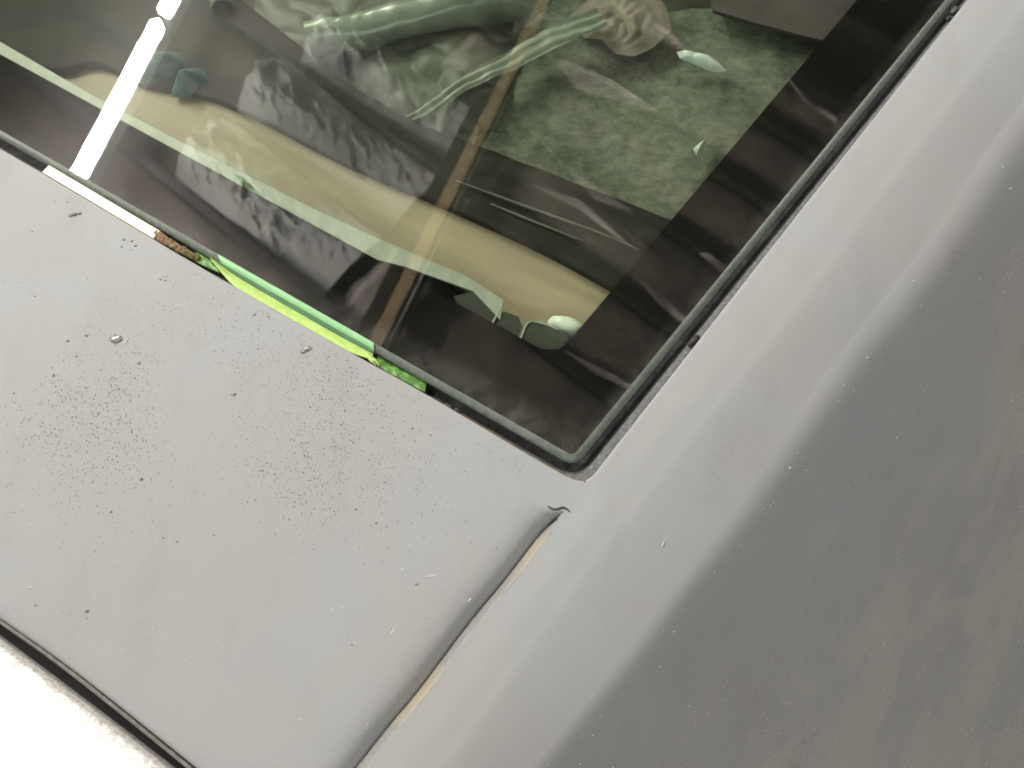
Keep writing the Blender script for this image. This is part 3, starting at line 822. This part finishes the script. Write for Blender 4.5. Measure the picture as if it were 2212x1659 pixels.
for k in range(len(ts) - 1):
    v, f = bar(cp(-5, (ts[k] + ts[k + 1]) / 2, HB + .075), cp(4, (ts[k] + ts[k + 1]) / 2, HB + .075), abs(ts[k + 1] - ts[k]) - .004, .02)
    tc(mk('board', v, f, BOARD, smooth_=False))
for t in ts:
    wd = .032 if t != 2.08 else .07
    v, f = bar(cp(-5, t, HB), cp(4, t, HB), wd, .074); tc(mk('purlin', v, f, PURL, smooth_=False))
# tan rafter with a black cable beside it and a dark bar painting its shaded side
a1, b1_ = up(1215, -80, HB - .05), up(775, 815, HB - .05)
v, f = bar(a1, b1_, .046, .05); tc(mk('rafter', v, f, TANW, smooth_=False))
dd_ = (b1_ - a1).normalized(); sv = dd_.cross(Vector((0, 0, 1))); sv = sv if sv.x > 0 else -sv
v, f = tube([a1 + sv * .045 + Vector((0, 0, .01)), b1_ + sv * .042 + Vector((0, 0, .01))], .012, 8); tc(mk('cable', v, f, simple('cable_black', (.008, .008, .008), .5, .1)))
v, f = bar(a1 - sv * .052 + Vector((0, 0, .008)), b1_ - sv * .052 + Vector((0, 0, .008)), .05, .05); tc(mk('rafter', v, f, PURL, smooth_=False))
# foil bags between the purlins, left of the rafter
foils = [(5, -2.04, 'silver foil bag reflected upper middle, the middle one of three'), (6, -2.02, 'silver foil bag reflected at the top of the window'), (4, -2.0, 'silver foil bag whose reflection falls across the black border')]
def hang(name, s0, s1, t0, t1, m, crump, sag, label, cat, group=None, seed=0, ns=260, nt=70, fall=.35):
    rows = []
    for i in range(ns):
        s = s0 + (s1 - s0) * i / (ns - 1); r = []
        end = smooth(0, .06, s - s0)
        for k in range(nt):
            u = k / (nt - 1); t = t0 + (t1 - t0) * u
            p = cp(s, t, HB + .055)
            cr = crump * math.exp(-max(0, s - s0 - .12) / fall)
            q = Vector((s * 12.5 + t * 7, t * 13.5, seed))
            w_ = (1 - abs(noise.noise(q + .6 * Vector((noise.noise(q * 1.4), noise.noise(q * 1.4 + Vector((7, 7, 7))), 0))))) ** 2.2
            w_ += .30 * (1 - abs(noise.noise(q * 2.4 + Vector((3, 1, 0))))) ** 3
            sh = smooth(0, .13, s - s0) * (1 - .85 * smooth(.16, .62, s - s0)) if sag > .06 else end
            p.z -= (sag * math.sin(math.pi * u) ** .6) * sh + cr * w_ * math.sin(math.pi * u) ** .4 * (.3 + .7 * end) - .015 * (1 - end)
            p += AX * .03 * noise.noise(Vector((u * 4, seed, 0))) * (1 - end)
            r.append(p)
        rows.append(r)
    v, f = grid(rows); o = mk(name, v, f, m); tag(o, label, cat, group)
    return o
for i, (k, s0, lab) in enumerate(foils):
    hang('foil_bag', s0, -1.24, ts[k] + .017, ts[k + 1] - .017, FOIL, .072, .15, lab, 'foil bag', 'foil bags between the purlins', seed=i * 11 + 3, fall=.27)
NTH = {4: 'lowest', 5: 'second lowest', 6: 'third lowest', 7: 'third highest', 8: 'second highest', 9: 'highest'}
for k, s0, s1 in [(4, -1.2, 1.0), (5, -1.16, 1.2), (6, -1.14, 1.4), (7, -1.6, 1.4), (8, -1.4, 1.4), (9, -1.3, 1.4)]:
    hang('ceiling_film', s0, s1, ts[k] + .017, ts[k + 1] - .017, FILM2, .005, .022, 'brown plastic film between dark purlins mirrored right of the tan timber, %s of six' % NTH[k], 'plastic film', 'brown films between the purlins', seed=40 + k, ns=200, nt=50, fall=2.0)
# sheen of the films beside the purlins, put in as pale wedges
SHEEN = simple('pale_sheen', (.66, .58, .54), .4, .2, 6)
for pts in ([(1134, 263), (1205, 345), (1368, 456), (1290, 430)], [(1184, 114), (1250, 190), (1422, 238), (1320, 170)], [(1372, 25), (1400, 60), (1490, 116), (1450, 70)], [(1222, 757), (1290, 806), (1364, 842), (1366, 832), (1300, 795)], [(1387, 606), (1420, 650), (1478, 704), (1484, 690), (1430, 640)], [(1510, 545), (1560, 588), (1568, 578), (1530, 548)], [(1150, 398), (1250, 430), (1382, 535), (1376, 542), (1250, 450)], [(1700, 165), (1745, 222), (1806, 262), (1808, 256), (1750, 215)]):
    bm = bmesh.new(); vs = [bm.verts.new(up(x, y, HB - .002 - .01 * (i % 2))) for i, (x, y) in enumerate(pts)]; bm.faces.new(vs)
    r = bmesh.ops.extrude_face_region(bm, geom=bm.faces[:]); bmesh.ops.translate(bm, verts=[g for g in r['geom'] if isinstance(g, bmesh.types.BMVert)], vec=(0, 0, .004))
    bmesh.ops.recalc_face_normals(bm, faces=bm.faces)
    me = bpy.data.meshes.new('film_sheen'); bm.to_mesh(me); bm.free(); me.materials.append(SHEEN)
    o = bpy.data.objects.new('film_sheen', me); COL.objects.link(o); tc(o)

# fluorescent tubes, end to end under the ceiling
EM = bpy.data.materials.new('lit_tube'); EM.use_nodes = True; t_ = EM.node_tree; t_.nodes.remove(t_.nodes['Principled BSDF'])
e_ = t_.nodes.new('ShaderNodeEmission'); e_.inputs[0].default_value = (1, .97, .90, 1); e_.inputs[1].default_value = 430; t_.links.new(e_.outputs[0], t_.nodes['Material Output'].inputs[0])
CAP = simple('tube_cap', (.55, .55, .5), .4, .1, metal=.6); WM = simple('fitting_white', (.7, .7, .66), .5, .05)
HT = 1.70
j0 = up(346, 38, HT); e0_ = up(168, 378, HT); dt = (e0_ - j0).normalized()
for nm, a_, b_2, lab in (('a', j0 + dt * .012, j0 + dt * 1.2, 'lower lit fluorescent tube mirrored as a white bar reaching the window edge'), ('b', j0 - dt * .012, j0 - dt * 1.2, 'upper lit fluorescent tube mirrored at the top edge above the joint')):
    g = empty('fluorescent_tube', (a_ + b_2) / 2); tag(g, lab, 'lamp', 'fluorescent tubes under the ceiling')
    n_ = 60; dv = (b_2 - a_).normalized()
    v, f = tube([a_ + (b_2 - a_) * (k / n_) for k in range(n_ + 1)], .022, 16, rf=lambda t: .022 * min(1, (.35 + 45 * min(t, 1 - t)) if min(t, 1 - t) < .015 else 1))
    o = mk('glass_tube', v, f, EM); o.parent = g; o.location = -g.location
    for q_, sg in ((a_, -1), (b_2, 1)):
        v, f = tube([q_ + dv * sg * -.002, q_ + dv * sg * .011], .011, 12); o = mk('end_cap', v, f, CAP); o.parent = g; o.location = -g.location
    v, f = bar(a_ + Vector((0, 0, .03)), b_2 + Vector((0, 0, .03)), .03, .045); o = mk('fitting', v, f, WM, smooth_=False); o.parent = g; o.location = -g.location

# floor of the workshop under everything
v = [(-8, -8, -.95), (8, -8, -.95), (8, 8, -.95), (-8, 8, -.95)]
fl = mk('floor', v, [(0, 1, 2, 3)], simple('concrete', (.22, .21, .20), .8, .2, 4)); fl['kind'] = 'structure'
